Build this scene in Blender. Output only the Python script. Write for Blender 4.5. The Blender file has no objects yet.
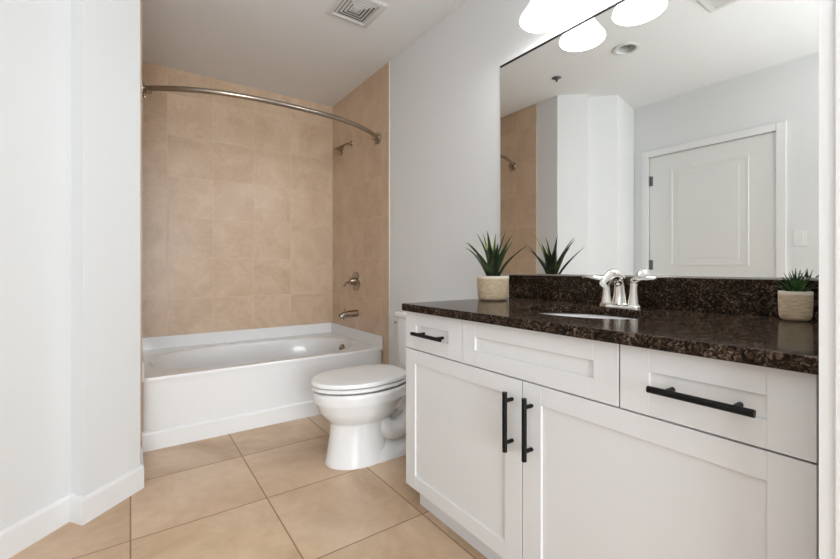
import bpy, bmesh, math, random
from mathutils import Vector, Matrix
random.seed(7)
S = bpy.context.scene
C = S.collection
PI = math.pi

# ------------------------------------------------------------------ camera
cam_d = bpy.data.cameras.new('camera')
cam = bpy.data.objects.new('camera', cam_d); C.objects.link(cam)
F_PX = 409.6
cam_d.sensor_fit = 'HORIZONTAL'; cam_d.sensor_width = 36.0
cam_d.lens = 36.0 * F_PX / 840
cam_d.shift_y = -(279.5 - 268.2) / 840
cam_d.clip_start = 0.02
cam.location = (0, 0, 1.0)
cam.rotation_euler = (PI / 2, 0, -0.6153)
S.camera = cam
# ------------------------------------------------------------------ light and exposure
w = bpy.data.worlds.new('world'); S.world = w; w.use_nodes = True
w.node_tree.nodes['Background'].inputs[0].default_value = (1.0, 1.0, 1.0, 1)
w.node_tree.nodes['Background'].inputs[1].default_value = 0.6
def area(name, loc, rot, sx, sy, power, col=(1, 1, 1)):
    l = bpy.data.lights.new(name, 'AREA'); l.shape = 'RECTANGLE'; l.size = sx; l.size_y = sy
    l.energy = power; l.color = col
    o = bpy.data.objects.new(name, l); C.objects.link(o); o.location = loc; o.rotation_euler = rot
    return o
# added fill lights: large area far behind the camera, small one aimed at the ceiling
area('rear_fill', (-0.7, -4.6, 1.35), (PI / 2, 0, 0), 2.2, 2.3, 205, (0.90, 0.955, 1.0))
area('ceiling_bounce_fill', (0.25, -1.0, 0.95), (PI - 0.2, 0, 0), 0.5, 0.5, 30, (0.90, 0.955, 1.0)).data.spread = 2.1
S.view_settings.view_transform = 'Standard'; S.view_settings.look = 'None'
S.view_settings.gamma = 1; S.view_settings.use_curve_mapping = False
S.view_settings.exposure = 0.2
SHADE_EMIT = 2.6
BULB_W = 3.6

# ------------------------------------------------------------------ materials
def srgb(r, g, b):
    f = lambda c: (c / 255 / 12.92) if c / 255 <= 0.04045 else ((c / 255 + 0.055) / 1.055) ** 2.4
    return (f(r), f(g), f(b), 1)
def mat(name, col, rough=0.5, metal=0.0, spec=0.5, coat=0.0, bump=0.0, bump_scale=60):
    m = bpy.data.materials.new(name); m.use_nodes = True
    nt = m.node_tree; b = nt.nodes['Principled BSDF']
    b.inputs['Base Color'].default_value = col; b.inputs['Roughness'].default_value = rough
    b.inputs['Metallic'].default_value = metal; b.inputs['Specular IOR Level'].default_value = spec
    b.inputs['Coat Weight'].default_value = coat; b.inputs['Coat Roughness'].default_value = 0.04
    if bump:
        tc = nt.nodes.new('ShaderNodeTexCoord'); n = nt.nodes.new('ShaderNodeTexNoise')
        n.inputs['Scale'].default_value = bump_scale; n.inputs['Detail'].default_value = 4
        bp = nt.nodes.new('ShaderNodeBump'); bp.inputs['Strength'].default_value = bump; bp.inputs['Distance'].default_value = 0.002
        nt.links.new(tc.outputs['Object'], n.inputs['Vector']); nt.links.new(n.outputs['Fac'], bp.inputs['Height'])
        nt.links.new(bp.outputs['Normal'], b.inputs['Normal'])
    return m
def N(nt, t, **kw):
    n = nt.nodes.new(t)
    for k, v in kw.items(): setattr(n, k, v)
    return n
def ramp(nt, stops):
    r = nt.nodes.new('ShaderNodeValToRGB'); e = r.color_ramp.elements
    while len(e) < len(stops): e.new(0.5)
    for i, (p, c) in enumerate(stops): e[i].position = p; e[i].color = c
    return r
def math_node(nt, op, a, b=None, c=None):
    n = nt.nodes.new('ShaderNodeMath'); n.operation = op
    for i, v in enumerate((a, b, c)):
        if v is None: continue
        if isinstance(v, (int, float)): n.inputs[i].default_value = v
        else: nt.links.new(v, n.inputs[i])
    return n.outputs[0]
def tile_mat(name, ax, o1, p1, o2, p2, width, cols, grout, rough, lim=None, noise_scale=3.0, vary=0.03, grout_mix=1.0):
    """square ceramic tiles laid on two axes of the object's own coordinates"""
    m = bpy.data.materials.new(name); m.use_nodes = True; nt = m.node_tree
    b = nt.nodes['Principled BSDF']; L = nt.links
    tc = N(nt, 'ShaderNodeTexCoord'); sp = N(nt, 'ShaderNodeSeparateXYZ'); L.new(tc.outputs['Object'], sp.inputs[0])
    def axis(out, o, p):
        t = math_node(nt, 'DIVIDE', math_node(nt, 'SUBTRACT', out, o), p)
        fr = math_node(nt, 'FRACT', t)
        dist = math_node(nt, 'MULTIPLY', math_node(nt, 'MINIMUM', fr, math_node(nt, 'SUBTRACT', 1.0, fr)), p)
        return math_node(nt, 'FLOOR', t), dist
    A = sp.outputs['XYZ'.index(ax[0])]; B = sp.outputs['XYZ'.index(ax[1])]
    i1, d1 = axis(A, o1, p1); i2, d2 = axis(B, o2, p2)
    if lim is not None:   # the last cut tile against the corner runs on without a joint
        d1 = math_node(nt, 'ADD', d1, math_node(nt, 'GREATER_THAN', A, lim))
        i1 = math_node(nt, 'MINIMUM', i1, math.floor((lim - o1) / p1))
    dd = math_node(nt, 'MINIMUM', d1, d2)
    gm = N(nt, 'ShaderNodeMapRange'); gm.inputs[1].default_value = width * 0.35; gm.inputs[2].default_value = width * 0.65
    gm.inputs[3].default_value = 1; gm.inputs[4].default_value = 0; L.new(dd, gm.inputs[0])
    cv = N(nt, 'ShaderNodeCombineXYZ'); L.new(i1, cv.inputs[0]); L.new(i2, cv.inputs[1])
    wn = N(nt, 'ShaderNodeTexWhiteNoise'); wn.noise_dimensions = '2D'; L.new(cv.outputs[0], wn.inputs['Vector'])
    # every tile gets its own piece of the marbling
    va = N(nt, 'ShaderNodeVectorMath', operation='MULTIPLY_ADD'); L.new(wn.outputs['Color'], va.inputs[0])
    va.inputs[1].default_value = (3, 3, 3); L.new(tc.outputs['Object'], va.inputs[2])
    n1 = N(nt, 'ShaderNodeTexNoise'); n1.inputs['Scale'].default_value = noise_scale; n1.inputs['Detail'].default_value = 9
    n1.inputs['Roughness'].default_value = 0.62; n1.inputs['Distortion'].default_value = 0.6; L.new(va.outputs[0], n1.inputs['Vector'])
    r = ramp(nt, [(0.32, cols[0]), (0.5, cols[1]), (0.66, cols[2])]); L.new(n1.outputs['Fac'], r.inputs[0])
    n2 = N(nt, 'ShaderNodeTexNoise'); n2.inputs['Scale'].default_value = noise_scale * 9; n2.inputs['Detail'].default_value = 6
    L.new(va.outputs[0], n2.inputs['Vector'])
    hv = N(nt, 'ShaderNodeHueSaturation'); L.new(r.outputs[0], hv.inputs['Color'])
    val = math_node(nt, 'ADD', math_node(nt, 'MULTIPLY', math_node(nt, 'SUBTRACT', wn.outputs['Value'], 0.5), vary),
                    math_node(nt, 'ADD', math_node(nt, 'MULTIPLY', math_node(nt, 'SUBTRACT', n2.outputs['Fac'], 0.5), 0.22), 1.0))
    L.new(val, hv.inputs['Value'])
    mx = N(nt, 'ShaderNodeMix', data_type='RGBA'); L.new(math_node(nt, 'MULTIPLY', gm.outputs[0], grout_mix), mx.inputs[0])
    L.new(hv.outputs[0], mx.inputs[6]); mx.inputs[7].default_value = grout
    L.new(mx.outputs[2], b.inputs['Base Color'])
    ro = math_node(nt, 'ADD', math_node(nt, 'MULTIPLY', gm.outputs[0], 0.4), rough); L.new(ro, b.inputs['Roughness'])
    bp = N(nt, 'ShaderNodeBump'); bp.inputs['Strength'].default_value = 0.4; bp.inputs['Distance'].default_value = 0.0007
    L.new(math_node(nt, 'SUBTRACT', 1.0, gm.outputs[0]), bp.inputs['Height']); L.new(bp.outputs[0], b.inputs['Normal'])
    return m
M = {}
M['wall'] = mat('wall_paint', srgb(231, 232, 232), 0.75, bump=0.03, bump_scale=220)
M['ceiling'] = mat('ceiling_paint', srgb(240, 241, 241), 0.85, bump=0.06, bump_scale=200)
M['trim'] = mat('white_trim_paint', srgb(238, 238, 238), 0.4)
M['door'] = mat('white_door_paint', srgb(234, 234, 232), 0.45)
M['cab'] = mat('white_cabinet_lacquer', srgb(232, 232, 233), 0.38)
M['bulb_grey'] = mat('grey_bulb_glass', srgb(150, 148, 145), 0.7)  # plain grey of the switched-off downlight bulb
M['acrylic'] = mat('white_tub_acrylic', srgb(240, 240, 240), 0.16, coat=0.3)
M['china'] = mat('white_vitreous_china', srgb(240, 240, 240), 0.08, coat=0.5)
M['plastic'] = mat('white_seat_plastic', srgb(240, 240, 239), 0.2)
M['black'] = mat('matte_black_metal', srgb(8, 8, 8), 0.42, spec=0.25)
M['chrome'] = mat('polished_chrome', (0.86, 0.84, 0.81, 1), 0.06, metal=1)
M['nickel'] = mat('brushed_nickel', srgb(168, 156, 143), 0.24, metal=1)
M['steel'] = mat('hinge_steel', srgb(120, 120, 120), 0.35, metal=1)
M['mirror'] = mat('mirror_silver', (0.88, 0.89, 0.875, 1), 0.0, metal=1)
M['channel'] = mat('dark_mirror_channel', srgb(40, 38, 36), 0.35, metal=0.6)
M['clear_clip'] = mat('bright_mirror_channel', srgb(190, 188, 184), 0.3, metal=0.8)
M['caulk'] = mat('white_caulk', srgb(226, 218, 206), 0.5)
M['dark'] = mat('vent_inside_shade', srgb(120, 120, 120), 0.8)  # grey sheet painted as the shade between louvers and slats
M['vent'] = mat('white_vent_metal', srgb(222, 222, 220), 0.5)
M['soil'] = mat('dark_potting_soil', srgb(50, 40, 30), 0.9, bump=0.8, bump_scale=150)
bc = [srgb(198, 170, 142), srgb(209, 183, 156), srgb(216, 193, 168)]
M['tile_back'] = tile_mat('beige_wall_tile_back', 'XZ', 0.2296, 0.3125, 0.768, 0.3125, 0.0045, bc, srgb(226, 205, 180), 0.3, lim=1.3, noise_scale=4.2, grout_mix=0.5)
M['tile_side'] = tile_mat('beige_wall_tile_side', 'YZ', 2.711, 0.3125, 0.768, 0.3125, 0.0045, bc, srgb(228, 208, 184), 0.3, noise_scale=4.2, grout_mix=0.6)
fc = [srgb(184, 151, 118), srgb(207, 177, 145), srgb(220, 194, 164)]
M['tile_floor'] = tile_mat('beige_floor_tile', 'XY', 0.0, 0.485, 1.84, 0.485, 0.0055, fc, srgb(146, 112, 84), 0.33, noise_scale=2.2, vary=0.04, grout_mix=0.9)
def granite():
    m = bpy.data.materials.new('dark_brown_granite'); m.use_nodes = True; nt = m.node_tree; L = nt.links
    b = nt.nodes['Principled BSDF']
    tc = N(nt, 'ShaderNodeTexCoord')
    n0 = N(nt, 'ShaderNodeTexNoise'); n0.inputs['Scale'].default_value = 24; n0.inputs['Detail'].default_value = 5
    L.new(tc.outputs['Object'], n0.inputs['Vector'])
    va = N(nt, 'ShaderNodeVectorMath', operation='MULTIPLY_ADD'); L.new(n0.outputs['Color'], va.inputs[0])
    va.inputs[1].default_value = (0.035,) * 3; L.new(tc.outputs['Object'], va.inputs[2])
    v = N(nt, 'ShaderNodeTexVoronoi'); v.inputs['Scale'].default_value = 225; L.new(va.outputs[0], v.inputs['Vector'])
    sc = N(nt, 'ShaderNodeSeparateColor'); L.new(v.outputs['Color'], sc.inputs[0])
    n1 = N(nt, 'ShaderNodeTexNoise'); n1.inputs['Scale'].default_value = 34; n1.inputs['Detail'].default_value = 6
    L.new(tc.outputs['Object'], n1.inputs['Vector'])
    mixv = math_node(nt, 'ADD', math_node(nt, 'MULTIPLY', sc.outputs[0], 0.5), math_node(nt, 'MULTIPLY', n1.outputs['Fac'], 0.62))
    r = ramp(nt, [(0.32, srgb(22, 17, 14)), (0.55, srgb(47, 37, 30)), (0.73, srgb(76, 62, 51)), (0.96, srgb(132, 115, 100))])
    L.new(mixv, r.inputs[0]); L.new(r.outputs[0], b.inputs['Base Color'])
    b.inputs['Roughness'].default_value = 0.10; b.inputs['Specular IOR Level'].default_value = 0.035
    return m
M['granite'] = granite()
def leaf_mat(name, dark, light):
    m = bpy.data.materials.new(name); m.use_nodes = True; nt = m.node_tree; L = nt.links
    b = nt.nodes['Principled BSDF']; b.inputs['Roughness'].default_value = 0.4
    tc = N(nt, 'ShaderNodeTexCoord'); n = N(nt, 'ShaderNodeTexNoise'); n.inputs['Scale'].default_value = 22
    L.new(tc.outputs['Object'], n.inputs['Vector'])
    r = ramp(nt, [(0.42, dark), (0.62, light)]); L.new(n.outputs['Fac'], r.inputs[0]); L.new(r.outputs[0], b.inputs['Base Color'])
    return m
M['leaf'] = leaf_mat('agave_leaf', srgb(28, 42, 26), srgb(58, 78, 40))
M['leaf_edge'] = leaf_mat('agave_leaf_yellow_edge', srgb(150, 160, 62), srgb(188, 190, 90))
M['leaf2'] = leaf_mat('succulent_leaf', srgb(26, 54, 26), srgb(70, 108, 52))
def pot_mat():
    m = bpy.data.materials.new('sandy_ceramic_pot'); m.use_nodes = True; nt = m.node_tree; L = nt.links
    b = nt.nodes['Principled BSDF']; b.inputs['Roughness'].default_value = 0.6
    tc = N(nt, 'ShaderNodeTexCoord'); mp = N(nt, 'ShaderNodeMapping'); mp.inputs['Scale'].default_value = (40, 40, 260)
    L.new(tc.outputs['Object'], mp.inputs[0])
    n = N(nt, 'ShaderNodeTexNoise'); n.inputs['Scale'].default_value = 1.2; n.inputs['Detail'].default_value = 5; L.new(mp.outputs[0], n.inputs['Vector'])
    r = ramp(nt, [(0.35, srgb(188, 164, 130)), (0.65, srgb(220, 202, 174))]); L.new(n.outputs['Fac'], r.inputs[0])
    L.new(r.outputs[0], b.inputs['Base Color'])
    bp = N(nt, 'ShaderNodeBump'); bp.inputs['Strength'].default_value = 0.25; bp.inputs['Distance'].default_value = 0.002
    L.new(n.outputs['Fac'], bp.inputs['Height']); L.new(bp.outputs[0], b.inputs['Normal'])
    return m
M['pot'] = pot_mat()
M['pot_rim'] = mat('cream_pot_glaze', srgb(232, 222, 204), 0.35)
def emit(name, col, s):
    m = bpy.data.materials.new(name); m.use_nodes = True; b = m.node_tree.nodes['Principled BSDF']
    b.inputs['Base Color'].default_value = (0.9, 0.9, 0.88, 1); b.inputs['Roughness'].default_value = 0.3
    b.inputs['Emission Color'].default_value = col; b.inputs['Emission Strength'].default_value = s
    return m
M['shade'] = emit('lit_frosted_glass', (0.97, 0.98, 1.0, 1), SHADE_EMIT)

# ------------------------------------------------------------------ mesh helpers
def new(): return bmesh.new()
def add_box(bm, x0, x1, y0, y1, z0, z1, bev=0.0, seg=2):
    t = bmesh.new(); bmesh.ops.create_cube(t, size=1)
    for v in t.verts:
        v.co = Vector(((x0 + x1) / 2 + v.co.x * (x1 - x0), (y0 + y1) / 2 + v.co.y * (y1 - y0), (z0 + z1) / 2 + v.co.z * (z1 - z0)))
    if bev: bmesh.ops.bevel(t, geom=t.edges[:], offset=bev, segments=seg, profile=0.5, affect='EDGES')
    merge(bm, t)
def merge(bm, t, mi=0):
    me = bpy.data.meshes.new('tmp'); 
    for f in t.faces:
        if mi: f.material_index = mi
    t.to_mesh(me); t.free(); bm.from_mesh(me); bpy.data.meshes.remove(me)
def loft(bm, rings, cap0=True, cap1=True, mi=0):
    vs = [[bm.verts.new(p) for p in r] for r in rings]; n = len(rings[0])
    fs = []
    for a, b in zip(vs, vs[1:]):
        for i in range(n): fs.append(bm.faces.new((a[i], a[(i + 1) % n], b[(i + 1) % n], b[i])))
    if cap0: fs.append(bm.faces.new(vs[0][::-1]))
    if cap1: fs.append(bm.faces.new(vs[-1]))
    for f in fs: f.material_index = mi
def lathe(bm, prof, c, n=40, axis='Z', cap0=False, cap1=False, mi=0):
    rings = []
    for r, h in prof:
        ring = []
        for i in range(n):
            a = 2 * PI * i / n; p = (r * math.cos(a), r * math.sin(a), h)
            if axis == 'X': p = (p[2], p[0], p[1])
            if axis == 'Y': p = (p[1], p[2], p[0])
            ring.append(Vector(p) + Vector(c))
        rings.append(ring)
    loft(bm, rings, cap0, cap1, mi)
def tube(bm, pts, rad, n=16, cap=True):
    pts = [Vector(p) for p in pts]
    rs = rad if isinstance(rad, (list, tuple)) else [rad] * len(pts)
    rings = []; up = None
    for i, p in enumerate(pts):
        t = (pts[min(i + 1, len(pts) - 1)] - pts[max(i - 1, 0)]).normalized()
        if up is None:
            up = Vector((0, 0, 1)) if abs(t.z) < 0.9 else Vector((0, 1, 0))
        s = t.cross(up).normalized(); up = s.cross(t).normalized()
        r = rs[i]; rx, ry = r if isinstance(r, tuple) else (r, r)
        rings.append([p + s * rx * math.cos(2 * PI * k / n) + up * ry * math.sin(2 * PI * k / n) for k in range(n)])
    loft(bm, rings, cap, cap)
def spline(pts, m=8):
    P = [Vector(p) for p in pts]; out = []
    for i in range(len(P) - 1):
        a, b, c, d = P[max(i - 1, 0)], P[i], P[i + 1], P[min(i + 2, len(P) - 1)]
        for k in range(m):
            t = k / m
            out.append(0.5 * ((2 * b) + (c - a) * t + (2 * a - 5 * b + 4 * c - d) * t * t + (3 * b - a - 3 * c + d) * t ** 3))
    out.append(P[-1]); return out
def prism(bm, poly, z0, z1, bev=0.0):
    t = bmesh.new(); loft(t, [[(x, y, z0) for x, y in poly], [(x, y, z1) for x, y in poly]])
    bmesh.ops.recalc_face_normals(t, faces=t.faces[:])
    if bev:
        es = [e for e in t.edges if abs(e.verts[0].co.z - e.verts[1].co.z) > 0.01]
        bmesh.ops.bevel(t, geom=es, offset=bev, segments=2, profile=0.5, affect='EDGES')
    merge(bm, t)
def weighted(o):
    # keep large flat faces flat next to their small bevels
    md = o.modifiers.new('weighted_normals', 'WEIGHTED_NORMAL'); md.keep_sharp = True; md.weight = 90
def obj(name, bm, m, parent=None, smooth=35, loc=None):
    me = bpy.data.meshes.new(name)
    bmesh.ops.recalc_face_normals(bm, faces=bm.faces[:])
    if loc is not None: bmesh.ops.translate(bm, verts=bm.verts[:], vec=-Vector(loc))
    bm.to_mesh(me); bm.free()
    for mm in (m if isinstance(m, (list, tuple)) else [m]): me.materials.append(mm)
    for p in me.polygons: p.use_smooth = True
    me.set_sharp_from_angle(angle=math.radians(smooth))
    o = bpy.data.objects.new(name, me); C.objects.link(o); weighted(o)
    if loc is not None: o.location = loc
    if parent is not None: o.parent = parent; 
    return o
def struct(name, bm, m, parent=None, smooth=35):
    o = obj(name, bm, m, parent, smooth)
    if parent is None: o['kind'] = 'structure'
    return o
def tag(o, label, cat, group=None):
    o['label'] = label; o['category'] = cat
    if group: o['group'] = group
    return o
def thing(name, label, cat, loc=(0, 0, 0), group=None):
    o = bpy.data.objects.new(name, None); C.objects.link(o); o.empty_display_size = 0.1
    o.location = loc; return tag(o, label, cat, group)
def part(name, bm, m, root, smooth=35, label=None):
    """geometry is written in world coordinates; the parent chain only holds translations"""
    off = Vector((0, 0, 0)); p = root
    while p is not None: off += Vector(p.location); p = p.parent
    bmesh.ops.translate(bm, verts=bm.verts[:], vec=-off)
    o = obj(name, bm, m, root, smooth)
    if label: o['label'] = label
    return o
def cut(o, cutter_bm):
    me = bpy.data.meshes.new('cutter'); bmesh.ops.recalc_face_normals(cutter_bm, faces=cutter_bm.faces[:]); cutter_bm.to_mesh(me); cutter_bm.free()
    k = bpy.data.objects.new('cutter', me); C.objects.link(k); k.location = o.location
    o.modifiers.clear(); md = o.modifiers.new('hole', 'BOOLEAN'); md.object = k; md.operation = 'DIFFERENCE'; md.solver = 'EXACT'
    bpy.context.view_layer.update()
    nm = bpy.data.meshes.new_from_object(o.evaluated_get(bpy.context.evaluated_depsgraph_get()))
    o.modifiers.clear(); old = o.data; o.data = nm; bpy.data.meshes.remove(old)
    bpy.data.objects.remove(k); bpy.data.meshes.remove(me)
    for p in nm.polygons: p.use_smooth = True
    nm.set_sharp_from_angle(angle=math.radians(35)); nm.name = o.name; weighted(o)
def ellipse(cx, cy, rx, ry, z, n=64, e=2.0):
    out = []
    for i in range(n):
        a = 2 * PI * i / n; ca, sa = math.cos(a), math.sin(a)
        out.append(Vector((cx + rx * math.copysign(abs(ca) ** (2 / e), ca), cy + ry * math.copysign(abs(sa) ** (2 / e), sa), z)))
    return out

# ------------------------------------------------------------------ dimensions of the room (metres)
XW = 1.566          # vanity wall
XD = -0.85          # door wall
YB = 3.648          # tiled back wall
YT = 2.607          # front edge of the shower tile
ZC = 2.527          # ceiling
YF = -1.3           # wall behind the camera
XT = XW - 0.006     # face of right hand tile
XL = 0.048          # face of left hand tile
XA = 0.037          # painted wall beside the tub
YS = 0.161          # partition at the vanity's near end
XS = 0.868

# ------------------------------------------------------------------ setting
bm = new(); add_box(bm, XD - 1.5, XW + 0.1, YF - 3.6, YB + 0.1, -0.1, 0); struct('floor', bm, M['tile_floor'])
bm = new(); add_box(bm, XD - 0.1, XW + 0.1, YF - 0.1, YB + 0.1, ZC, ZC + 0.1); ceil = struct('ceiling', bm, M['ceiling'])
LX, LY, LR = 0.307, 1.498, 0.062
bm = new(); lathe(bm, [(LR, -0.05), (LR, 0.075)], (LX, LY, ZC), 48, cap0=True, cap1=True); cut(ceil, bm)
bm = new(); add_box(bm, XW, XW + 0.1, YF - 0.1, YB + 0.1, 0, ZC); struct('wall_right', bm, M['wall'])
bm = new(); add_box(bm, -0.05, XW, YB, YB + 0.1, 0, ZC); struct('wall_back', bm, M['tile_back'])
bm = new(); add_box(bm, XT, XW, YT, YB, 0, ZC); struct('wall_shower_right', bm, M['tile_side'])
bm = new(); add_box(bm, XA, XL, 2.48, YB, 0, ZC); struct('wall_shower_left', bm, M['tile_side'])
bm = new(); add_box(bm, XT - 0.001, XW, YT - 0.006, YT, 0, ZC); struct('trim_1', bm, M['caulk'])
bm = new(); add_box(bm, XT - 0.003, XT, YB - 0.003, YB, 0.49, ZC); struct('trim_2', bm, M['caulk'])
bm = new(); add_box(bm, XD - 0.1, XD, YF - 0.1, 2.2, 0, ZC); wl = struct('wall_left', bm, M['wall'])
DY0, DY1, DZ = 0.972, 1.892, 2.03
bm = new(); add_box(bm, XD - 0.042, XD + 0.05, DY0 - 0.004, DY1 + 0.004, -0.05, DZ + 0.004); cut(wl, bm)
# angled corner block between the door wall and the tub
nrm = Vector((0.684, -0.729)); bt = 0.014
b1, b2, b3, b4 = Vector((0.058, 2.252)), Vector((-0.151, 2.056)), Vector((-0.195, 2.118)), Vector((-0.379, 1.933))
P1 = (XA, 2.262 - 0.006); jn = Vector((-0.729, -0.684)); P2 = tuple(b2 - (nrm + jn) * bt); P3 = tuple(b3 - (nrm + jn) * bt); P4 = tuple(b4 - nrm * bt)
bm = new(); prism(bm, [(XA, YB + 0.1), P1, P2, P3, P4, (XD, 2.035), (XD, YB + 0.1)], 0, ZC, 0.003); struct('wall_corner', bm, M['wall'])
def baseboard(name, line, h=0.106, t=0.014, side=1):
    """line: list of wall points walked so that the room lies on the right hand"""
    bm = new(); L = [Vector(p) for p in line]; n = len(L)
    def off(d):
        out = []
        for i in range(n):
            ds = []
            if i > 0: ds.append((L[i] - L[i - 1]).normalized())
            if i < n - 1: ds.append((L[i + 1] - L[i]).normalized())
            ns = [Vector((q.y, -q.x)) * side for q in ds]
            if len(ns) == 1: out.append(L[i] + ns[0] * d)
            else:
                b = (ns[0] + ns[1]); b = b / (b.length_squared / 2) if b.length > 0.1 else ns[0]
                out.append(L[i] + b * d)
        return out
    prof = [(0.0, 0.0), (t, 0.0), (t, h - 0.02), (t * 0.75, h - 0.012), (t * 0.45, h), (0.0, h)]
    cols = [off(d) for d, z in prof]
    rings = [[Vector((cols[k][i].x, cols[k][i].y, prof[k][1])) for k in range(len(prof))] for i in range(n)]
    loft(bm, rings); return struct(name, bm, M['trim'], smooth=25)
baseboard('baseboard_corner', [(XD, 2.035), P4, P3, P2, P1, (XA, 2.48)])
baseboard('baseboard_right', [(XW, YT - 0.006), (XW, 1.43)])
baseboard('baseboard_left', [(XD, YF), (XD, DY0 - 0.062)])
# wall behind the camera, with a wide doorway that lets the added rear fill in
bm = new(); add_box(bm, XD, -0.75, YF - 0.1, YF, 0, ZC); add_box(bm, 0.86, XW, YF - 0.1, YF, 0, ZC); add_box(bm, -0.75, 0.86, YF - 0.1, YF, 2.3, ZC)
struct('wall_front', bm, M['wall'])
# partition ending the vanity niche, with its moulded edge trim
bm = new(); add_box(bm, XS + 0.010, XW, 0.03, YS - 0.0005, 0, ZC); struct('wall_partition', bm, M['wall'])
bm = new()
prism(bm, [(XS, YS), (XS, 0.1455), (XS - 0.003, 0.142), (XS - 0.003, 0.03), (XS + 0.012, 0.03), (XS + 0.012, YS)], 0, ZC)
struct('trim_3', bm, M['trim'], smooth=8)
# door seen in the mirror
d = thing('door_1', 'white panelled door in the wall opposite the mirror', 'door', (XD, (DY0 + DY1) / 2, 0)); d['kind'] = 'structure'
def frame_panel(bm, x, y0, y1, z0, z1, depth, out):
    """raised moulding ring with a raised centre field on the plane X = x"""
    rings = []
    for ins, dx in [(0, 0), (0.006, 0.006), (0.018, 0.004), (0.028, -0.004), (0.055, -0.004), (0.070, 0.003)]:
        rings.append([Vector((x + out * dx, a, b)) for a, b in ((y0 + ins, z0 + ins), (y1 - ins, z0 + ins), (y1 - ins, z1 - ins), (y0 + ins, z1 - ins))])
    loft(bm, rings, False, True)
bm = new(); add_box(bm, XD - 0.040, XD - 0.004, DY0, DY1, 0.008, DZ, 0.002)
slab = part('panel', bm, M['door'], d)
for z0, z1 in ((1.02, 1.89), (0.22, 0.83)):
    bm = new(); frame_panel(bm, XD - 0.0045, 1.135, 1.715, z0, z1, 0.01, 1); part('moulding', bm, M['door'], slab, 20)
bm = new()
def casing_prof(bm, pts):
    pass
cw = 0.062
for k, (a0, a1, z0, z1) in enumerate(((DY0 - cw, DY0 - 0.003, 0, DZ + cw), (DY1 + 0.003, DY1 + cw, 0, DZ + cw), (DY0 - 0.003, DY1 + 0.003, DZ + 0.003, DZ + cw))):
    add_box(bm, XD + 0.0005, XD + 0.017, a0, a1, z0, z1, 0.004)
part('casing', bm, M['trim'], d)
for z in (1.81, 1.03, 0.25):
    bm = new(); lathe(bm, [(0.0045, -0.045), (0.0045, 0.045)], (XD + 0.006, DY1 - 0.002, z), 12, cap0=True, cap1=True)
    lathe(bm, [(0.0045, 0.045), (0.003, 0.05)], (XD + 0.006, DY1 - 0.002, z), 12, cap1=True)
    add_box(bm, XD - 0.004, XD - 0.001, DY1 - 0.03, DY1 - 0.002, z - 0.045, z + 0.045); part('hinge', bm, M['steel'], d)
bm = new(); lathe(bm, [(0.026, 0), (0.026, 0.008), (0.012, 0.012), (0.012, 0.035), (0.024, 0.045), (0.027, 0.058), (0.018, 0.07), (0.0, 0.071)], (XD - 0.004, DY0 + 0.065, 0.89), 28, 'X', True, True)
part('door_knob', bm, M['nickel'], d)

# ------------------------------------------------------------------ bathtub
Y0 = 2.686; RZ = 0.398; UZ = 0.488
TX0, TX1 = XL + 0.002, XT - 0.002
tub = thing('bathtub', 'white alcove bathtub with a plain stepped apron', 'bathtub', ((TX0 + TX1) / 2, (Y0 + YB) / 2, 0))
bm = new()
NN = 96
def rect_ring(x0, x1, y0, y1, z, r=0.02):
    """rectangle sampled at the same angles as the oval it is bridged to"""
    out = []; cx, cy = (x0 + x1) / 2, (y0 + y1) / 2; hx, hy = (x1 - x0) / 2, (y1 - y0) / 2
    for i in range(NN):
        a = 2 * PI * i / NN; ca, sa = math.cos(a), math.sin(a); ex = 60
        out.append(Vector((cx + hx * math.copysign(abs(ca) ** (2 / ex), ca), cy + hy * math.copysign(abs(sa) ** (2 / ex), sa), z)))
    return out
bcx, bcy = 0.79, 3.138
rings = [rect_ring(TX0, TX1, Y0 + 0.010, YB - 0.002, 0.09),
         rect_ring(TX0, TX1, Y0 + 0.006, YB - 0.002, RZ - 0.05),
         rect_ring(TX0, TX1, Y0 + 0.001, YB - 0.002, RZ - 0.018),
         rect_ring(TX0, TX1, Y0 + 0.001, YB - 0.002, RZ - 0.008),
         rect_ring(TX0 + 0.004, TX1 - 0.004, Y0 + 0.006, YB - 0.006, RZ)]
for dx, rx, ry, z in [(0, 0.700, 0.396, RZ), (0, 0.688, 0.385, RZ - 0.006), (0, 0.680, 0.378, RZ - 0.02), (0.012, 0.652, 0.362, RZ - 0.09),
                      (0.05, 0.585, 0.335, RZ - 0.2), (0.075, 0.53, 0.29, RZ - 0.28), (0.085, 0.48, 0.25, RZ - 0.315), (0.09, 0.40, 0.19, RZ - 0.325)]:
    rings.append(ellipse(bcx + dx, bcy, rx, ry, z, NN, 2.6))
loft(bm, rings, False, True)
# apron and its stepped skirt
t = bmesh.new()
sk = [(Y0 + 0.02, 0.0), (Y0 - 0.002, 0.0), (Y0 - 0.002, 0.088), (Y0 + 0.001, 0.098), (Y0 + 0.011, 0.106), (Y0 + 0.02, 0.106)]
loft(t, [[Vector((x, y, z)) for y, z in sk] for x in (TX0, TX1)]); merge(bm, t)
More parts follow.
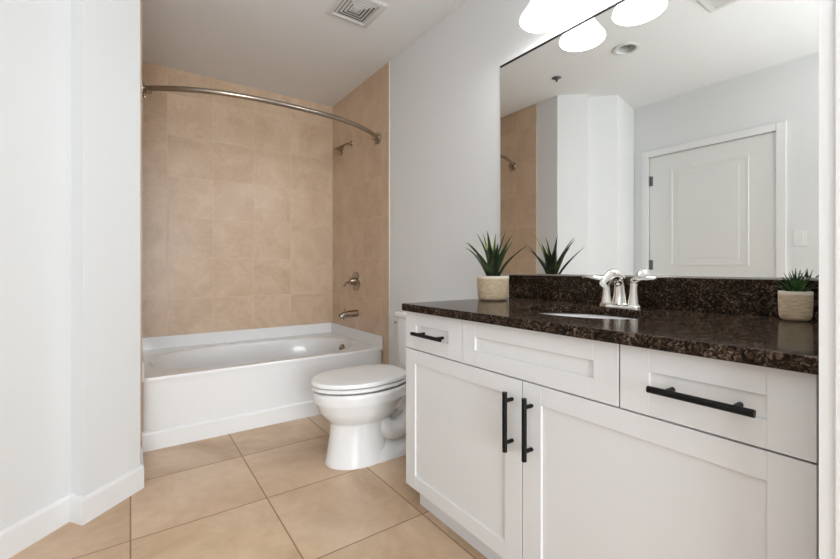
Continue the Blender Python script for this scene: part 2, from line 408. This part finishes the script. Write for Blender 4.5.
# raised tile flange along the three walls
add_box(bm, TX0, TX1, YB - 0.016, YB - 0.001, RZ - 0.02, UZ, 0.004)
add_box(bm, TX1 - 0.014, TX1 + 0.001, Y0 + 0.002, YB - 0.002, RZ - 0.02, UZ, 0.004)
add_box(bm, TX0 - 0.001, TX0 + 0.012, Y0 + 0.002, YB - 0.002, RZ - 0.02, UZ, 0.004)
part('shell', bm, M['acrylic'], tub, 40)
bm = new(); lathe(bm, [(0.036, 0.012), (0.036, -0.004), (0.030, -0.010), (0.012, -0.012), (0.012, -0.022), (0.0, -0.023)], (1.427, bcy - 0.0, 0.335), 32, 'X', True, True)
part('overflow_plate', bm, M['nickel'], tub, label='nickel overflow plate')
bm = new(); lathe(bm, [(0.035, 0.0), (0.035, 0.005), (0.02, 0.008), (0.0, 0.008)], (1.2, bcy, RZ - 0.325), 28, cap0=True, cap1=True); part('drain', bm, M['nickel'], tub)
# ------------------------------------------------------------------ shower fittings
rod = thing('shower_curtain_rod', 'curved nickel shower curtain rod spanning the tub alcove', 'curtain rod', ((XL + XT) / 2, 2.785, 2.0))
bm = new(); pts = []
RY, RB = 2.76, 0.235
xs = [XL + 0.004, XL + 0.012] + [XL + 0.03 + (XT - XL - 0.06) * i / 40 for i in range(41)] + [XT - 0.012, XT - 0.004]
for x in xs:
    q = abs(2 * (x - XL) / (XT - XL) - 1); pts.append((x, RY - RB * (1 - q ** 2.7), 2.0))
tube(bm, pts, 0.0155, 18); part('rod', bm, M['nickel'], rod)
for sx, x in ((1, XL), (-1, XT)):
    bm = new(); lathe(bm, [(0.043, 0), (0.043, sx * 0.007), (0.036, sx * 0.016), (0.024, sx * 0.022), (0.021, sx * 0.045), (0.016, sx * 0.05)], (x, RY, 2.0), 28, 'X', True, True)
    tube(bm, [(x + sx * 0.012, RY, 1.985), (x + sx * 0.014, RY + 0.004, 1.965), (x + sx * 0.024, RY + 0.004, 1.952)], 0.007, 10)
    part('flange', bm, M['nickel'], rod)
sh = thing('shower_fixture', 'small nickel shower head on a bent arm', 'shower head', (XT, 3.235, 2.07))
bm = new(); lathe(bm, [(0.028, 0), (0.026, -0.006), (0.012, -0.010), (0.012, -0.012)], (XT, 3.235, 2.075), 28, 'X', True, True); part('escutcheon', bm, M['nickel'], sh)
bm = new(); ap = spline([(XT - 0.004, 3.235, 2.075), (XT - 0.03, 3.235, 2.072), (XT - 0.06, 3.235, 2.058), (XT - 0.088, 3.235, 2.035)], 6); tube(bm, ap, 0.009, 14); part('arm', bm, M['nickel'], sh)
t = bmesh.new(); lathe(t, [(0.012, 0.012), (0.019, 0.0), (0.021, -0.012), (0.03, -0.03), (0.042, -0.052), (0.044, -0.062), (0.04, -0.066), (0.0, -0.066)], (0, 0, 0), 32, cap0=True, cap1=True)
bmesh.ops.transform(t, matrix=Matrix.Translation((XT - 0.090, 3.235, 2.031)) @ Matrix.Rotation(math.radians(38), 4, 'Y'), verts=t.verts[:])
bm = new(); merge(bm, t); part('spray_head', bm, M['nickel'], sh)
vy, vz = 3.15, 0.89
va = thing('shower_valve', 'round nickel shower valve with one lever on the tile', 'shower valve', (XT, vy, vz))
bm = new(); lathe(bm, [(0.082, 0), (0.081, -0.004), (0.072, -0.010), (0.045, -0.013), (0.03, -0.014)], (XT, vy, vz), 44, 'X', True, True); part('plate', bm, M['nickel'], va)
bm = new(); lathe(bm, [(0.032, -0.012), (0.030, -0.035), (0.024, -0.055), (0.010, -0.06), (0, -0.06)], (XT, vy, vz), 28, 'X', True, True)
tube(bm, spline([(XT - 0.045, vy, vz), (XT - 0.06, vy + 0.02, vz - 0.008), (XT - 0.068, vy + 0.05, vz - 0.02), (XT - 0.072, vy + 0.08, vz - 0.045)], 5), [0.013] * 6 + [0.011] * 5 + [0.008] * 5, 12)
part('lever', bm, M['nickel'], va)
sp_ = thing('tub_spout', 'nickel tub spout above the tub rim', 'tub spout', (XT, 3.125, 0.61))
bm = new(); tube(bm, [(XT, 3.125, 0.622), (XT - 0.02, 3.125, 0.622), (XT - 0.08, 3.125, 0.619), (XT - 0.125, 3.125, 0.613), (XT - 0.15, 3.125, 0.603), (XT - 0.158, 3.125, 0.595)], [0.031, 0.03, 0.028, 0.027, 0.023, 0.014], 22)
lathe(bm, [(0.016, 0.012), (0.017, -0.012)], (XT - 0.136, 3.125, 0.587), 18, cap0=True, cap1=True)
part('body', bm, M['nickel'], sp_)
bm = new(); lathe(bm, [(0.004, 0.0), (0.004, 0.016), (0.007, 0.018), (0.007, 0.026), (0, 0.027)], (XT - 0.115, 3.125, 0.639), 12, cap0=True, cap1=True); part('diverter_knob', bm, M['nickel'], sp_)

# ------------------------------------------------------------------ toilet
TY = 1.965
to = thing('toilet', 'white two piece toilet with closed lid between tub and vanity', 'toilet', (1.2, TY, 0))
def egg(x_front, x_back, w, z, n=56, mid=0.54, e=3.2, taper=0.34):
    """elongated ring: blunt at the back, rounder at the front"""
    cx = x_front + (x_back - x_front) * mid; out = []
    for i in range(n):
        a = 2 * PI * i / n; ca, sa = math.cos(a), math.sin(a)
        ex = e if ca > 0 else 2.0
        rx = (x_back - cx) if ca > 0 else (cx - x_front)
        u = math.copysign(abs(ca) ** (2 / ex), ca)
        k = 1 - taper * max(0, u) ** 1.6
        out.append(Vector((cx + rx * u, TY + w * k * math.copysign(abs(sa) ** (2 / ex), sa), z)))
    return out
bm = new()
loft(bm, [egg(0.810, 1.130, 0.130, 0.0, e=3, taper=0), egg(0.806, 1.135, 0.133, 0.008, e=3, taper=0), egg(0.814, 1.13, 0.127, 0.03, e=3, taper=0), egg(0.824, 1.12, 0.119, 0.09, e=3, taper=0), egg(0.832, 1.115, 0.116, 0.15, e=3, taper=0),
          egg(0.835, 1.13, 0.116, 0.205, e=3, taper=0), egg(0.826, 1.16, 0.126, 0.218, taper=0.15), egg(0.806, 1.20, 0.150, 0.24), egg(0.776, 1.24, 0.168, 0.275), egg(0.760, 1.27, 0.177, 0.318), egg(0.751, 1.285, 0.183, 0.325),
          egg(0.750, 1.275, 0.184, 0.36), egg(0.750, 1.275, 0.184, 0.372), egg(0.757, 1.27, 0.178, 0.380)])
# foot running back to the floor bolts, rear deck and the moulded trapway
def slab_loft(rows):
    loft(bm, [[Vector((x, TY + s * w, z)) for x, s in ((x0, -1), (x1, -1), (x1, 1), (x0, 1))] for x0, x1, w, z in rows])
slab_loft([(1.04, 1.43, 0.130, 0.0), (1.04, 1.43, 0.130, 0.012), (1.05, 1.42, 0.120, 0.05), (1.06, 1.41, 0.07, 0.10), (1.07, 1.41, 0.06, 0.24)])
slab_loft([(1.18, 1.45, 0.075, 0.22), (1.18, 1.50, 0.10, 0.29), (1.18, 1.52, 0.12, 0.35), (1.18, 1.53, 0.125, 0.380)])
for sy in (-1, 1):
    tube(bm, spline([(1.08, TY + sy * 0.06, 0.20), (1.12, TY + sy * 0.075, 0.145), (1.19, TY + sy * 0.08, 0.135), (1.27, TY + sy * 0.08, 0.19), (1.34, TY + sy * 0.08, 0.27), (1.40, TY + sy * 0.06, 0.34)], 5), 0.052, 18)
    lathe(bm, [(0.015, 0.0), (0.015, 0.012), (0.009, 0.02), (0, 0.021)], (1.30, TY + sy * 0.108, 0.04), 16, cap1=True)
part('bowl', bm, M['china'], to, 50)
def plate(rows): return [egg(xf, xb, w, z, e=5, taper=0.33, mid=0.5) for xf, xb, w, z in rows]
bm = new(); loft(bm, plate([(0.752, 1.24, 0.178, 0.3885), (0.738, 1.25, 0.188, 0.394), (0.738, 1.25, 0.188, 0.406), (0.743, 1.246, 0.184, 0.410)])); part('seat', bm, M['plastic'], to)
bm = new(); loft(bm, plate([(0.742, 1.25, 0.184, 0.413), (0.736, 1.255, 0.189, 0.417), (0.736, 1.255, 0.189, 0.430), (0.740, 1.251, 0.186, 0.435), (0.752, 1.24, 0.174, 0.4375), (0.85, 1.16, 0.10, 0.439)])); part('lid', bm, M['plastic'], to, 40)
for sy in (-1, 1):
    bm = new(); add_box(bm, 1.248, 1.285, TY + sy * 0.075 - 0.02, TY + sy * 0.075 + 0.02, 0.379, 0.418, 0.006); part('hinge', bm, M['plastic'], to)
bm = new()
def rrect(x0, x1, y0, y1, z, r=0.03):
    out = []
    for cx, cy, a0 in ((x1 - r, y1 - r, 0), (x0 + r, y1 - r, PI / 2), (x0 + r, y0 + r, PI), (x1 - r, y0 + r, 1.5 * PI)):
        for k in range(7):
            a = a0 + k * PI / 12; out.append(Vector((cx + r * math.cos(a), cy + r * math.sin(a), z)))
    return out
tw = 0.225
loft(bm, [rrect(1.375, 1.540, TY - tw + 0.03, TY + tw - 0.03, 0.3795), rrect(1.365, 1.545, TY - tw + 0.012, TY + tw - 0.012, 0.42), rrect(1.358, 1.548, TY - tw, TY + tw, 0.66), rrect(1.356, 1.548, TY - tw, TY + tw, 0.695)])
part('tank', bm, M['china'], to, 40)
bm = new()
tl = tw + 0.012
loft(bm, [rrect(1.348, 1.552, TY - tl, TY + tl, 0.696), rrect(1.342, 1.555, TY - tl - 0.004, TY + tl + 0.004, 0.702), rrect(1.342, 1.555, TY - tl - 0.004, TY + tl + 0.004, 0.718), rrect(1.35, 1.552, TY - tl + 0.004, TY + tl - 0.004, 0.728), rrect(1.375, 1.54, TY - tl + 0.03, TY + tl - 0.03, 0.731)])
part('tank_lid', bm, M['china'], to, 40)
bm = new(); lathe(bm, [(0.014, 0.0), (0.014, 0.012), (0.009, 0.016), (0.009, 0.03)], (1.435, TY + tw - 0.001, 0.660), 18, 'Y', True, True)
tube(bm, [(1.44, TY + tw + 0.026, 0.660), (1.40, TY + tw + 0.03, 0.658), (1.362, TY + tw + 0.032, 0.654)], [0.008, 0.0075, 0.009], 12); part('flush_lever', bm, M['chrome'], to, label='chrome lever')

# ------------------------------------------------------------------ vanity
XC = 0.935; CT = 0.856; CB = 0.826
VY0, VY1 = YS + 0.013, 1.425
va = thing('vanity_cabinet', 'white shaker vanity with black bar pulls under the granite top', 'vanity cabinet', (1.25, (VY0 + VY1) / 2, 0))
bm = new()
# open topped box so that the sink bowl hangs inside it
add_box(bm, XC + 0.032, XW - 0.002, VY1 - 0.018, VY1, 0.106, CB); add_box(bm, XC + 0.032, XW - 0.002, VY0, VY0 + 0.018, 0.106, CB)
add_box(bm, XC + 0.032, XW - 0.002, VY0 + 0.018, VY1 - 0.018, 0.106, 0.124); add_box(bm, XW - 0.012, XW - 0.002, VY0 + 0.018, VY1 - 0.018, 0.124, CB)
add_box(bm, XC + 0.032, XC + 0.050, VY0 + 0.018, VY1 - 0.018, 0.64, CB); add_box(bm, XC + 0.032, XC + 0.050, VY0 + 0.018, VY1 - 0.018, 0.124, 0.16)
add_box(bm, XC + 0.032, XC + 0.050, 0.77, 0.84, 0.16, 0.64)
add_box(bm, XC + 0.032, XC + 0.050, VY1 - 0.05, VY1 - 0.018, 0.16, 0.64); add_box(bm, XC + 0.032, XC + 0.050, VY0 + 0.018, VY0 + 0.05, 0.16, 0.64)
part('carcass', bm, M['cab'], va)
bm = new(); add_box(bm, 1.004, 1.02, VY0 + 0.001, VY1 - 0.004, 0.0, 0.1055); part('toe_kick', bm, M['cab'], va)
def shaker(y0, y1, z0, z1, st, rl):
    """two full-height stiles, two rails and a recessed flat panel"""
    bm = new(); x = XC
    bv = 0.0009
    for a0, a1, c0, c1 in ((y0, y0 + st, z0, z1), (y1 - st, y1, z0, z1), (y0 + st, y1 - st, z0, z0 + rl), (y0 + st, y1 - st, z1 - rl, z1)):
        add_box(bm, x, x + 0.02, a0, a1, c0, c1, bv, 1)
    add_box(bm, x + 0.006, x + 0.016, y0 + st - 0.004, y1 - st + 0.004, z0 + rl - 0.004, z1 - rl + 0.004)
    return bm
def bar_pull(p0, p1, posts):
    bm = new(); tube(bm, [p0, p1], 0.0073, 16)
    for q in posts: tube(bm, [(q[0], q[1], q[2]), (XC + 0.0005 + q[3], q[1], q[2])], 0.0056, 12)
    return bm
XH = XC - 0.033
def pull_h(yc, z, L, sp, parent, rec):
    part('handle', bar_pull((XH, yc - L / 2, z), (XH, yc + L / 2, z), [(XH, yc - sp / 2, z, rec), (XH, yc + sp / 2, z, rec)]), M['black'], parent, label='black bar pull')
def pull_v(y, z0, z1, parent):
    i = 0.026
    part('handle', bar_pull((XH, y, z0), (XH, y, z1), [(XH, y, z0 + i, 0), (XH, y, z1 - i, 0)]), M['black'], parent, label='black bar pull')
zt, zb = 0.8235, 0.674
dr = part('drawer', shaker(1.0745, 1.4245, zb, zt, 0.072, 0.053), M['cab'], va, 20); pull_h(1.243, 0.743, 0.182, 0.118, dr, 0.006)
part('drawer', shaker(0.5165, 1.0705, zb, zt, 0.064, 0.053), M['cab'], va, 20, label='wide front without a handle')
dr = part('drawer', shaker(VY0 + 0.002, 0.5125, zb, zt, 0.066, 0.053), M['cab'], va, 20); pull_h(0.342, 0.742, 0.184, 0.118, dr, 0.006)
do = part('door', shaker(0.808, 1.4245, 0.108, 0.670, 0.066, 0.054), M['cab'], va, 20); pull_v(0.843, 0.458, 0.634, do)
do = part('door', shaker(VY0 + 0.002, 0.804, 0.108, 0.670, 0.066, 0.054), M['cab'], va, 20); pull_v(0.770, 0.458, 0.634, do)
# countertop with the oval cut-out
SX, SY, SRX, SRY = 1.247, 0.805, 0.182, 0.235
bm = new(); add_box(bm, 0.909, XW - 0.0005, YS + 0.001, 1.418, CB, CT, 0.004, 2); ct = obj('countertop', bm, M['granite'], loc=(1.2, 0.78, CB))
tag(ct, 'dark brown speckled granite countertop over the white vanity', 'countertop')
bm = new(); loft(bm, [[p - Vector((1.2, 0.78, CB)) for p in ellipse(SX, SY, SRX, SRY, z, 72)] for z in (CB - 0.05, CT + 0.05)]); cut(ct, bm)
t = bmesh.new(); t.from_mesh(ct.data)   # eased edge around the cut-out
on = lambda v: abs(v.co.z - (CT - CB)) < 1e-4 and abs(((v.co.x + 1.2 - SX) / SRX) ** 2 + ((v.co.y + 0.78 - SY) / SRY) ** 2 - 1) < 0.02
bmesh.ops.bevel(t, geom=[e for e in t.edges if on(e.verts[0]) and on(e.verts[1])], offset=0.003, segments=2, profile=0.5, affect='EDGES')
t.to_mesh(ct.data); t.free()
for pp in ct.data.polygons: pp.use_smooth = True
ct.data.set_sharp_from_angle(angle=math.radians(35))
bm = new(); add_box(bm, XW - 0.0205, XW - 0.0005, YS + 0.001, 1.4175, CT, 0.966, 0.002); bs = obj('backsplash', bm, M['granite'], loc=(XW - 0.01, 0.78, CT))
tag(bs, 'low granite backsplash running along the wall below the mirror', 'backsplash')
sk = thing('sink', 'white oval undermount basin below the granite cut-out', 'sink', (SX, SY, 0.68))
bm = new()
rr = []
for k, z in ((1.10, CB - 0.001), (1.03, CB - 0.001), (1.015, CB - 0.006), (0.98, CB - 0.03), (0.90, CB - 0.08), (0.72, CB - 0.125), (0.45, CB - 0.145), (0.12, CB - 0.15)):
    rr.append(ellipse(SX, SY, SRX * k, SRY * k, z, 64))
for k, z in ((0.12, CB - 0.16), (0.47, CB - 0.155), (0.76, CB - 0.135), (0.95, CB - 0.085), (1.03, CB - 0.03), (1.10, CB - 0.012)):
    rr.append(ellipse(SX, SY, SRX * k, SRY * k, z, 64))
loft(bm, rr, False, False); part('basin', bm, M['china'], sk, 60)
bm = new(); lathe(bm, [(0.027, -0.161), (0.027, -0.147), (0.02, -0.146), (0.0, -0.149)], (SX, SY, CB), 24, cap0=True, cap1=True); part('drain', bm, M['chrome'], sk)
# faucet
FX, FY = 1.490, 0.815
fa = thing('faucet', 'chrome two handle centreset faucet behind the oval sink', 'faucet', (FX, FY, CT))
bm = new()
loft(bm, [ellipse(FX, FY, rx, ry, CT + z, 48, 2.8) for rx, ry, z in ((0.029, 0.080, 0.0), (0.029, 0.080, 0.006), (0.026, 0.076, 0.012), (0.020, 0.066, 0.016))]); part('base', bm, M['chrome'], fa)
bm = new()
path = spline([(FX + 0.004, FY, CT + 0.008), (FX + 0.006, FY, CT + 0.05), (FX - 0.002, FY, CT + 0.095), (FX - 0.026, FY, CT + 0.118), (FX - 0.060, FY, CT + 0.118), (FX - 0.098, FY, CT + 0.098), (FX - 0.112, FY, CT + 0.084)], 5)
rad = [(0.042 - 0.016 * min(1, i / 10) ** 0.6, 0.030 - 0.010 * min(1, i / 9)) if i < 10 else ((0.026 - 0.006 * (i - 9) / 21), 0.020 - 0.007 * (i - 9) / 21) for i in range(len(path))]
tube(bm, path, rad, 22); part('spout', bm, M['chrome'], fa, 50)
for sy in (-1, 1):
    hy = FY + sy * 0.052
    bm = new(); lathe(bm, [(0.023, 0.010), (0.022, 0.018), (0.0175, 0.045), (0.015, 0.075), (0.0155, 0.09), (0.012, 0.099), (0.0, 0.102)], (FX, hy, CT), 28, cap0=True)
    lv = spline([(FX + 0.008, hy - sy * 0.006, CT + 0.092), (FX - 0.004, hy + sy * 0.012, CT + 0.100), (FX - 0.014, hy + sy * 0.038, CT + 0.105), (FX - 0.020, hy + sy * 0.070, CT + 0.108), (FX - 0.022, hy + sy * 0.090, CT + 0.106)], 5)
    n = len(lv); tube(bm, lv, [(0.015 + 0.009 * math.sin(PI * i / (n - 1)) - 0.010 * (i / (n - 1)) ** 4, 0.016 - 0.008 * (i / (n - 1))) for i in range(n)], 18)
    part('handle', bm, M['chrome'], fa, 50)
# mirror
mz0, mz1, my1 = 0.969, 2.036, 1.487
mi = thing('mirror', 'large frameless wall mirror above the vanity', 'mirror', (XW - 0.004, 0.83, mz0))
bm = new(); add_box(bm, XW - 0.0065, XW - 0.001, YS + 0.001, my1, mz0 + 0.003, mz1 - 0.002); part('glass', bm, M['mirror'], mi)
bm = new(); add_box(bm, XW - 0.011, XW - 0.0005, YS + 0.001, my1, mz1 - 0.001, mz1 + 0.005); part('top_channel', bm, M['channel'], mi)
bm = new(); add_box(bm, XW - 0.010, XW - 0.0005, YS + 0.001, my1, mz0 - 0.002, mz0 + 0.004); part('bottom_channel', bm, M['clear_clip'], mi)
# vanity light bar
LXc, LZ = XW - 0.143, 2.05
vl = thing('vanity_light', 'nickel vanity light bar with lit frosted bell shades above the mirror', 'wall light', (XW, 0.85, 2.25))
bm = new(); add_box(bm, XW - 0.03, XW - 0.0005, 0.48, 1.22, 2.25, 2.36, 0.01); part('backplate', bm, M['nickel'], vl)
for k in range(3):
    y = 1.108 - 0.258 * k
    bm = new(); tube(bm, spline([(XW - 0.028, y, 2.305), (XW - 0.08, y, 2.325), (XW - 0.13, y, 2.30), (LXc, y, 2.245)], 6), 0.009, 14)
    lathe(bm, [(0.030, 0.0), (0.033, -0.03), (0.02, -0.03), (0.02, 0.0)], (LXc, y, 2.25), 26); part('arm', bm, M['nickel'], vl)
    bm = new(); lathe(bm, [(0.030, 0.178), (0.034, 0.16), (0.042, 0.12), (0.058, 0.07), (0.083, 0.032), (0.097, 0.012), (0.100, 0.0), (0.096, -0.003), (0.092, 0.003), (0.080, 0.026), (0.054, 0.068), (0.038, 0.12), (0.030, 0.16)], (LXc, y, LZ), 44)
    sh_ = part('shade', bm, M['shade'], vl, 60)
    bm = new(); lathe(bm, [(0.012, 0.16), (0.014, 0.13), (0.028, 0.09), (0.03, 0.065), (0.022, 0.042), (0.0, 0.034)], (LXc, y, LZ), 24, cap0=True); part('bulb', bm, M['shade'], sh_, 60)
    pl = bpy.data.lights.new('bulb_light', 'POINT'); pl.energy = BULB_W; pl.shadow_soft_size = 0.03; pl.color = (0.97, 0.98, 1.0)
    po = bpy.data.objects.new('bulb_light', pl); C.objects.link(po); po.location = (LXc, y, LZ - 0.012)

# ------------------------------------------------------------------ potted plants
def leaf(bm, base, az, lean, length, width, curl, mi_edge=0, n=9, mat_i=0, thick=0.0035):
    """channelled pointed blade bending outward from the crown"""
    d = Vector((math.cos(az), math.sin(az), 0)); s = Vector((-math.sin(az), math.cos(az), 0))
    p = Vector(base); ang = lean; rows = []
    for i in range(n + 1):
        t = i / n
        wd = width * (0.62 + 0.38 * math.sin(PI * min(1, t * 1.5))) * (1 - t ** 2.2) + 0.0004
        fw = d * math.sin(ang) + Vector((0, 0, 1)) * math.cos(ang); nr = d * -math.cos(ang) + Vector((0, 0, 1)) * math.sin(ang)
        rows.append([p - s * wd + nr * wd * 0.35, p - s * wd * 0.55, p - nr * 0.001, p + s * wd * 0.55, p + s * wd + nr * wd * 0.35,
                     p + s * wd * 0.5 - nr * thick * (1 - t), p - nr * thick * 1.5 * (1 - t * 0.9) - nr * 0.0005, p - s * wd * 0.5 - nr * thick * (1 - t)])
        p = p + fw * (length / n); ang += curl / n
    vs = [[bm.verts.new(q) for q in r] for r in rows]
    for a, b in zip(vs, vs[1:]):
        for i in range(8):
            f = bm.faces.new((a[i], a[(i + 1) % 8], b[(i + 1) % 8], b[i])); f.material_index = mi_edge if i in (0, 3) else mat_i
    bm.faces.new(vs[0][::-1]); bm.faces.new(vs[-1])
px, py = 1.345, 1.330
p1 = thing('potted_plant', 'larger potted agave with spiky yellow-edged leaves in a beige pot', 'potted plant', (px, py, CT), 'potted plants on the countertop')
bm = new(); lathe(bm, [(0.0, 0.0), (0.055, 0.0), (0.063, 0.004), (0.067, 0.014), (0.0705, 0.05), (0.0725, 0.098)], (px, py, CT), 48)
lathe(bm, [(0.0725, 0.098), (0.073, 0.104), (0.0715, 0.109), (0.066, 0.109), (0.063, 0.104), (0.062, 0.085), (0.0, 0.085)], (px, py, CT), 48, mi=1)
bmesh.ops.remove_doubles(bm, verts=bm.verts[:], dist=1e-5); part('pot', bm, [M['pot'], M['pot_rim']], p1, 50)
bm = new(); lathe(bm, [(0.061, 0.086), (0.061, 0.096), (0.03, 0.100), (0.0, 0.101)], (px, py, CT), 30, cap0=True); part('soil', bm, M['soil'], p1)
bm = new()
for i in range(13):
    az = i * 2.39996 + 0.4; lean = 0.04 + 0.50 * (i / 12) ** 0.8 + random.uniform(-0.06, 0.06); L = random.uniform(0.205, 0.24) * (1 - 0.06 * (i / 12))
    r = 0.006 + 0.018 * i / 12
    leaf(bm, (px + r * math.cos(az), py + r * math.sin(az), CT + 0.097), az, lean, L, random.uniform(0.018, 0.021), random.uniform(0.25, 0.75), 1 if i % 3 == 0 else 0)
part('foliage', bm, [M['leaf'], M['leaf_edge']], p1, 30)
qx, qy = 1.497, 0.325
p2 = thing('potted_plant', 'small potted succulent with a short green tuft beside the partition', 'potted plant', (qx, qy, CT), 'potted plants on the countertop')
bm = new(); lathe(bm, [(0.0, 0.0), (0.024, 0.0), (0.031, 0.004), (0.0345, 0.014), (0.036, 0.04), (0.0365, 0.072)], (qx, qy, CT), 44)
lathe(bm, [(0.0365, 0.072), (0.0368, 0.078), (0.0355, 0.081), (0.033, 0.081), (0.032, 0.077), (0.032, 0.066), (0.0, 0.066)], (qx, qy, CT), 44, mi=1)
bmesh.ops.remove_doubles(bm, verts=bm.verts[:], dist=1e-5); part('pot', bm, [M['pot'], M['pot_rim']], p2, 50)
bm = new(); lathe(bm, [(0.0315, 0.067), (0.0315, 0.073), (0.015, 0.076), (0.0, 0.076)], (qx, qy, CT), 26, cap0=True); part('soil', bm, M['soil'], p2)
bm = new()
for i in range(40):
    az = i * 2.39996; f = (i / 39) ** 0.7; lean = 0.03 + 1.1 * f + random.uniform(-0.08, 0.08)
    leaf(bm, (qx + 0.009 * f * math.cos(az), qy + 0.009 * f * math.sin(az), CT + 0.074 + 0.012 * (1 - f)), az, lean, 0.056 - 0.018 * f + random.uniform(-0.004, 0.006), 0.0042, 0.2, 0, 6, thick=0.002)
part('foliage', bm, M['leaf2'], p2, 30)

# ------------------------------------------------------------------ ceiling and wall fittings
def square_vent(name, label, cx, cy, half, group=None):
    v = thing(name, label, 'vent', (cx, cy, ZC), group)
    bm = new()
    def sq(h, z): return [Vector((cx + a * h, cy + b * h, z)) for a, b in ((-1, -1), (1, -1), (1, 1), (-1, 1))]
    loft(bm, [sq(half, ZC - 0.0005), sq(half, ZC - 0.004), sq(half - 0.012, ZC - 0.010), sq(half - 0.034, ZC - 0.012), sq(half - 0.038, ZC - 0.004)], False, False); part('frame', bm, M['vent'], v, 20)
    bm = new(); add_box(bm, cx - half + 0.037, cx + half - 0.037, cy - half + 0.037, cy + half - 0.037, ZC - 0.004, ZC - 0.0005); part('shade_backing', bm, M['dark'], v)
    h = half - 0.043
    while h > 0.022:
        bm = new(); loft(bm, [sq(h, ZC - 0.0045), sq(h, ZC - 0.0065), sq(h - 0.0105, ZC - 0.0105), sq(h - 0.0115, ZC - 0.009), sq(h - 0.003, ZC - 0.0045)], False, False); part('louver', bm, M['vent'], v, 20); h -= 0.0205
    bm = new(); add_box(bm, cx - 0.018, cx + 0.018, cy - 0.018, cy + 0.018, ZC - 0.010, ZC - 0.004, 0.002); part('centre_plate', bm, M['vent'], v)
square_vent('ceiling_vent', 'square white ceiling diffuser vent above the space before the tub', 1.085, 2.185, 0.138, 'ceiling vents')
cx, cy = 0.44, 0.85
v = thing('ceiling_vent', 'slatted white ceiling vent cut by the frame, seen in the mirror', 'vent', (cx, cy, ZC), 'ceiling vents')
bm = new(); 
for a0, a1, c0, c1 in ((-0.14, 0.14, -0.14, -0.11), (-0.14, 0.14, 0.11, 0.14), (-0.14, -0.11, -0.11, 0.11), (0.11, 0.14, -0.11, 0.11)): add_box(bm, cx + a0, cx + a1, cy + c0, cy + c1, ZC - 0.010, ZC - 0.0005, 0.002)
part('frame', bm, M['vent'], v)
bm = new(); add_box(bm, cx - 0.11, cx + 0.11, cy - 0.11, cy + 0.11, ZC - 0.003, ZC - 0.0005); part('shade_backing', bm, M['dark'], v)
for k in range(9):
    bm = new(); xx = cx - 0.096 + k * 0.024
    loft(bm, [[Vector((xx - 0.006, yy, ZC - 0.011)), Vector((xx - 0.0045, yy, ZC - 0.0125)), Vector((xx + 0.0085, yy, ZC - 0.0045)), Vector((xx + 0.007, yy, ZC - 0.003))] for yy in (cy - 0.11, cy + 0.11)]); part('slat', bm, M['vent'], v)
rl = thing('recessed_light', 'round white recessed ceiling downlight, switched off', 'ceiling light', (LX, LY, ZC))
bm = new(); lathe(bm, [(0.085, -0.0005), (0.084, -0.005), (0.072, -0.008), (0.063, -0.007), (0.060, 0.0)], (LX, LY, ZC), 44); part('trim_ring', bm, M['vent'], rl)
bm = new(); lathe(bm, [(0.060, 0.0), (0.0605, 0.004), (0.058, 0.05), (0.056, 0.07), (0.0, 0.07)], (LX, LY, ZC), 44); part('baffle', bm, M['vent'], rl)
bm = new(); lathe(bm, [(0.02, 0.069), (0.024, 0.05), (0.042, 0.034), (0.044, 0.028), (0.03, 0.024), (0.0, 0.023)], (LX, LY, ZC), 30, cap0=True); part('bulb', bm, M['bulb_grey'], rl)
sx_, sy_ = 0.328, 2.05
sp = thing('fire_sprinkler', 'small metal fire sprinkler head on the ceiling', 'sprinkler', (sx_, sy_, ZC))
bm = new(); lathe(bm, [(0.036, -0.0005), (0.035, -0.004), (0.02, -0.009), (0.012, -0.009)], (sx_, sy_, ZC), 28, cap1=True); part('escutcheon', bm, M['steel'], sp)
bm = new(); lathe(bm, [(0.007, -0.008), (0.007, -0.014), (0.003, -0.018), (0.003, -0.027), (0.005, -0.028)], (sx_, sy_, ZC), 16, cap0=True, cap1=True)
lathe(bm, [(0.011, -0.028), (0.011, -0.0295), (0.0, -0.030)], (sx_, sy_, ZC), 20, cap0=True)
for a in (0, PI): tube(bm, [(sx_ + 0.006 * math.cos(a), sy_, ZC - 0.013), (sx_ + 0.010 * math.cos(a), sy_, ZC - 0.021), (sx_ + 0.005 * math.cos(a), sy_, ZC - 0.028)], 0.0022, 8)
part('nozzle', bm, M['steel'], sp)
wy, wz = 0.835, 1.22
ls = thing('light_switch', 'white rocker light switch on the wall beside the door', 'light switch', (XD, wy, wz))
bm = new(); add_box(bm, XD + 0.0003, XD + 0.006, wy - 0.036, wy + 0.036, wz - 0.058, wz + 0.058, 0.003); part('plate', bm, M['trim'], ls)
bm = new(); prism(bm, [(XD + 0.005, wy - 0.0165), (XD + 0.012, wy - 0.0165), (XD + 0.012, wy + 0.0165), (XD + 0.005, wy + 0.0165)], wz - 0.033, wz + 0.033); part('rocker', bm, M['plastic'], ls)
